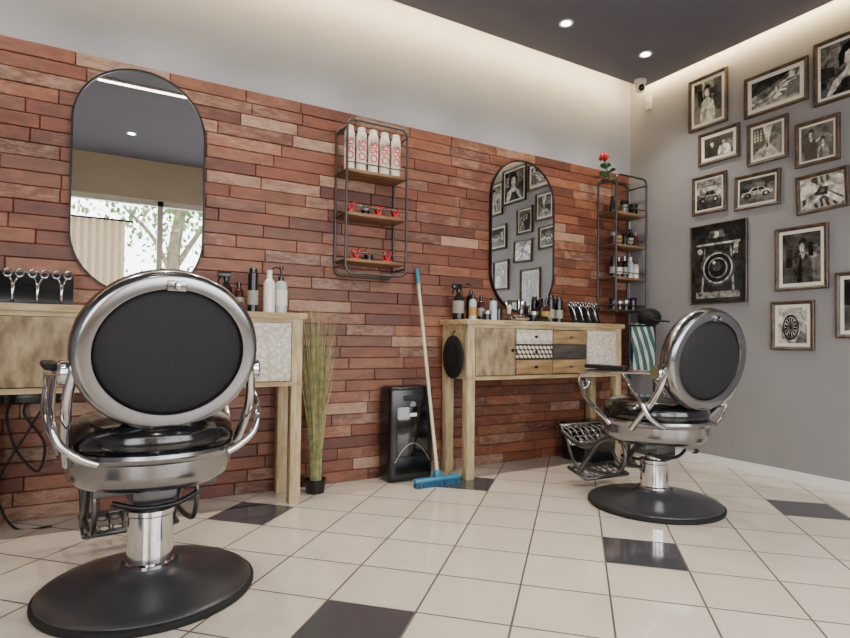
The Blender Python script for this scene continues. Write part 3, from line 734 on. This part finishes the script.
SC={'person':person(0,1.15,200,225),'person_d':person(.1,1.1,160,55),'two':person(-.42,.85,185,40)+person(.42,.95,200,200,-.1),
 'barber':person(-.35,1.0,170,30,.1)+person(.38,.8,200,120,-.35)+[(200,[(-.1,.1),(.25,.25),(.22,.12),(-.05,-.05)])],
 'car':car(-.1,160),'car2':car(-.15,85)+[(120,[(-1,1),(-1,.5),(0,.65),(1,.4),(1,1)])],
 'hands':[(30,[(-1,1),(-1,-.1),(-.2,.3),(.6,.9),(.7,1)]),(200,[(-1,-.6),(-.3,-.3),(.1,.1),(.5,.12),(.55,-.0),(.25,-.1),(.5,-.25),(.45,-.36),(.15,-.3),(.35,-.55),(.1,-.72),(-.4,-.95),(-1,-1)]),
    (120,[(-1,-.75),(-.3,-.5),(.05,-.3),(.1,-.4),(-.4,-.8),(-1,-1)]),(228,[(.0,.15),(.7,.66),(.78,.58),(.1,.05)]),(228,[(.0,.1),(.88,.34),(.86,.24),(.05,.0)]),(30,disc(.12,.12,.05))],
 'street':[(200,[(-.3,1),(-.05,-.1),(.12,-.1),(.4,1)]),(55,[(-1,1),(-1,-.8),(-.5,-.35),(-.15,-.12),(-.2,.5),(-.32,1)]),(85,[(1,1),(1,-.8),(.5,-.35),(.18,-.12),(.22,.4),(.4,1)]),(150,[(-.9,-1),(-.05,-.12),(.12,-.12),(.9,-1)])]+
    [(160,[(-.9+.22*i,.1+.2*j),(-.8+.22*i,.1+.19*j),(-.8+.22*i,.24+.19*j),(-.9+.22*i,.25+.2*j)]) for i in range(3) for j in range(4)]+[(20,disc(.02,-.28,.07,12,1,2.4)),(20,disc(.03,-.03,.05))],
 'x':[(200,[(-1,1),(-.2,.1),(-1,-.4)]),(160,[(1,1),(.15,.15),(1,-.6)]),(228,[(-1,.9),(-.7,1),(1,-.8),(.8,-1)]),(200,[(.6,1),(1,.8),(-.6,-1),(-1,-.9)]),(15,[(-.35,-.2),(-.1,.35),(.3,.25),(.25,-.25)]),(85,disc(.02,.05,.12))],
 'wheel':[(160,disc(-.1,-.1,.85,28,.8,1)),(30,disc(-.1,-.1,.72,28,.8,1)),(120,disc(-.1,-.1,.60,28,.8,1)),(20,disc(-.1,-.1,.54,28,.8,1))]+[(160,[(-.1+.05*math.cos(a),-.1+.06*math.sin(a)),(-.1+.43*math.cos(a+.08),-.1+.53*math.sin(a+.08)),(-.1+.43*math.cos(a-.08),-.1+.53*math.sin(a-.08))]) for a in [k*math.pi/7 for k in range(14)]]+[(200,[(.3,1),(.45,1),(1,.2),(1,.0)]),(85,[(.2,-1),(1,-1),(1,-.5),(.6,-.3)])],
 'camera':[(35,[(-.85,-.95),(-.85,.55),(-.5,.62),(-.45,.9),(.35,.9),(.42,.62),(.85,.55),(.85,-.95)]),
   (85,[(-.35,.66),(-.32,.84),(.22,.84),(.27,.66)]),(200,disc(-.05,.74,.09)),(160,[(-.8,.48),(-.8,.53),(.8,.53),(.8,.48)]),
   (120,[(-.62,-.8),(-.5,.4),(-.44,.4),(-.54,-.8)]),(120,[(.62,-.8),(.5,.4),(.44,.4),(.54,-.8)]),
   (55,disc(0,-.12,.62,36,1,.74)),(160,disc(0,-.12,.54,36,1,.74)),(20,disc(0,-.12,.49,36,1,.74)),(120,disc(0,-.12,.36,36,1,.74)),(12,disc(0,-.12,.31,36,1,.74)),(55,disc(-.04,-.08,.17,24,1,.74)),(228,disc(-.12,.02,.06,12,1,.74)),
   (200,[(.55,.2),(.6,.5),(.75,.5),(.72,.2)]),(120,[(-.8,-.88),(-.8,-.72),(.8,-.72),(.8,-.88)]),(160,disc(-.66,.34,.1,16,1,.74))],
 'lady':[(225,[(-.8,-1),(-.55,-.45),(-.15,-.15),(-.08,.1),(.2,.1),(.24,-.12),(.7,-.4),(.85,-1)]),(215,disc(.05,.32,.3,24,.85,1.1)),(20,[(-.35,.0),(-.38,.5),(-.2,.82),(.1,.93),(.4,.78),(.5,.4),(.42,.0),(.3,.15),(.3,.5),(.05,.62),(-.15,.5),(-.2,.1)]),
   (55,[(-.12,.36),(-.02,.39),(-.02,.34)]),(55,[(.13,.38),(.22,.36),(.13,.33)]),(55,[(0,.16),(.06,.18),(.13,.16),(.06,.12)]),(30,[(-.6,-1),(-.2,-.45),(.2,-.45),(.5,-1)])]}
ROTM=Matrix(((0,0,-1),(-1,0,0),(0,1,0)))
prng=random.Random(3)
def picture(yc,zc,w,h,pm,sc,fw=.022,matw=.02,tilt=0,nm='framed_photograph',off=-.010):
    k=XE/3.72
    yc=yc*k+off; zc=.88+(zc-.85)*k; w*=k; h*=k
    e=empty(nm,(XE,yc,zc)); e.rotation_euler=(ROTM@Matrix.Rotation(R(tilt),3,'Z')).to_euler()
    d=.022
    bm=bmesh.new()
    prof=[(0,0),(0,d*.8),(.004,d),(fw*.5,d*.92),(fw,d*.6),(fw,0)]
    rings=[]
    for ins,zz in prof:
        X,Y=w/2-ins,h/2-ins
        rings.append([bm.verts.new(p) for p in ((-X,-Y,zz),(X,-Y,zz),(X,Y,zz),(-X,Y,zz))])
    for a,b2 in zip(rings,rings[1:]+rings[:1]):
        for i in range(4): bm.faces.new((a[i],a[(i+1)%4],b2[(i+1)%4],b2[i]))
    fin('frame',bm,M_FRAME,e)
    W,H=w/2-fw+.001,h/2-fw+.001
    box('mat_board',(2*W,2*H,.008),(0,0,.004),M_PAPER if matw>.003 else M_FRAME,e)
    W-=matw; H-=matw
    box('print',(2*W,2*H,.001),(0,0,.0086),PM[pm],e)
    base={0:55,1:120,2:55,3:85,4:30,5:160}[pm]
    shapes=[]
    for q in range(9):
        cx,cy=prng.uniform(-.9,.9),prng.uniform(-.6,.9); a,b3=prng.uniform(.1,.5),prng.uniform(.1,.6); sk=prng.uniform(-.3,.3)
        t=max(12,min(220,base+prng.choice((-45,-30,-20,20,35,60))))
        shapes.append((t,[(cx-a,cy-b3),(cx+a,cy-b3+sk*a),(cx+a+sk*b3,cy+b3),(cx-a+sk*b3,cy+b3+sk*.2)]))
    if sc=='camera': shapes=[]
    shapes+=SC.get(sc,[])
    me=bpy.data.meshes.new('print_image'); V=[];F=[];MI=[]; z=.0093
    for t,pl in shapes:
        p3=[Vector((max(-W,min(W,x*W)),max(-H,min(H,y*H)),z)) for x,y in pl]
        o=len(V); V+=[tuple(q) for q in p3]
        for tri in tessellate_polygon([p3]):
            F.append(tuple(o+i for i in tri)); MI.append(tone(t))
        z+=.00016
    me.from_pydata(V,[],F)
    for m2 in TM: me.materials.append(m2)
    for p,i in zip(me.polygons,MI): p.material_index=i
    ob=bpy.data.objects.new('print_image',me); COL.objects.link(ob); ob.parent=e
picture(2.468,2.54,.295,.375,0,'person',matw=.022)
picture(2.007,2.449,.392,.27,1,'hands',matw=.028)
picture(1.59,2.437,.38,.38,0,'lady',matw=.018)
picture(2.387,2.198,.30,.228,4,'two',matw=.025)
picture(2.055,2.13,.257,.276,1,'street',matw=.018)
picture(1.763,2.038,.244,.272,2,'barber',matw=.014)
picture(2.456,1.873,.256,.274,1,'car2',matw=.014)
picture(2.122,1.825,.297,.228,4,'car',matw=.014,tilt=-1)
picture(1.737,1.733,.284,.235,3,'x',matw=.004,tilt=2)
picture(2.391,1.377,.415,.56,4,'camera',fw=.008,matw=.001)
picture(1.853,1.35,.301,.39,0,'person_d',matw=.022)
picture(1.904,.937,.251,.303,5,'wheel',matw=.022)
picture(1.51,1.05,.31,.378,0,'lady',matw=.022)
for (y,z,w,h,p,s) in ((1.25,2.35,.30,.36,1,'person'),(1.30,1.93,.34,.27,0,'car'),(1.38,1.52,.26,.32,2,'two'),(.93,2.1,.34,.40,5,'street'),(.95,1.62,.28,.28,0,'wheel'),(1.08,1.2,.30,.36,1,'lady'),(.55,2.3,.36,.28,4,'hands'),(.60,1.85,.28,.36,0,'person_d'),(.60,1.35,.32,.40,1,'barber'),(.2,2.0,.3,.38,3,'x'),(.15,1.5,.32,.26,0,'car2')):
    picture(y,z,w,h,p,s)

# ------------------------------------------------------------ outside
boxb('ground',-14,14,-16,YS-.1,-.12,-.06,mat('pavement_grey',(170,168,162),.9,var=.1,scale=2))
tr=empty('street_tree',(1.15,-4.6,-.06))
tube('trunk',[(0,0,0),(.05,0,1.2),(-.03,0,2.2),(.10,0,3.4),(.05,0,5)],.15,mat('bark',(120,108,92),.9,var=.4,scale=8,bump=.6),tr,12,r2=.07)
tube('branch_1',[(0,0,2.1),(.4,.1,2.8),(.9,.1,3.5)],.06,MATS['bark'],tr,8,r2=.02)
tube('branch_2',[(0,0,1.9),(-.35,.1,2.6),(-.8,.0,3.1)],.05,MATS['bark'],tr,8,r2=.02)
bm=bmesh.new()
for i in range(1400):
    p=Vector((random.gauss(0,.9),random.gauss(0,.6),max(1.6,random.gauss(3.3,.55))))
    a=Euler((random.random()*6,random.random()*6,random.random()*6)).to_matrix()
    vs=[bm.verts.new(p+a@Vector(q)) for q in ((-.06,0,0),(0,-.035,0),(.06,0,0),(0,.035,0))]
    bm.faces.new(vs)
fin('leaves',bm,mat('tree_leaf',(96,130,70),.7,var=.3),tr)

# ------------------------------------------------------------ light
w=bpy.data.worlds.new('World'); scene.world=w; w.use_nodes=True
bgn=w.node_tree.nodes['Background']; bgn.inputs[0].default_value=(.98,.985,1.0,1); bgn.inputs[1].default_value=8.8
p=area('window_portal',(.6,YS-.12,(SHADE_SILL+2.42)/2),(R(90),0,0),5.6,2.42-SHADE_SILL,10,(1,1,1)); p.data.cycles.is_portal=True; p.parent=wd

# ------------------------------------------------------------ camera
cam=bpy.data.cameras.new('camera'); co=bpy.data.objects.new('camera',cam); COL.objects.link(co)
cam.sensor_width=36; cam.lens=24.0; cam.shift_y=.0106; cam.clip_start=.02
co.location=(0,0,.85)
co.rotation_euler=(Matrix.Rotation(R(-30),3,'Z')@Matrix.Rotation(R(91.2),3,'X')@Matrix.Rotation(R(.7),3,'Z')).to_euler()
scene.camera=co
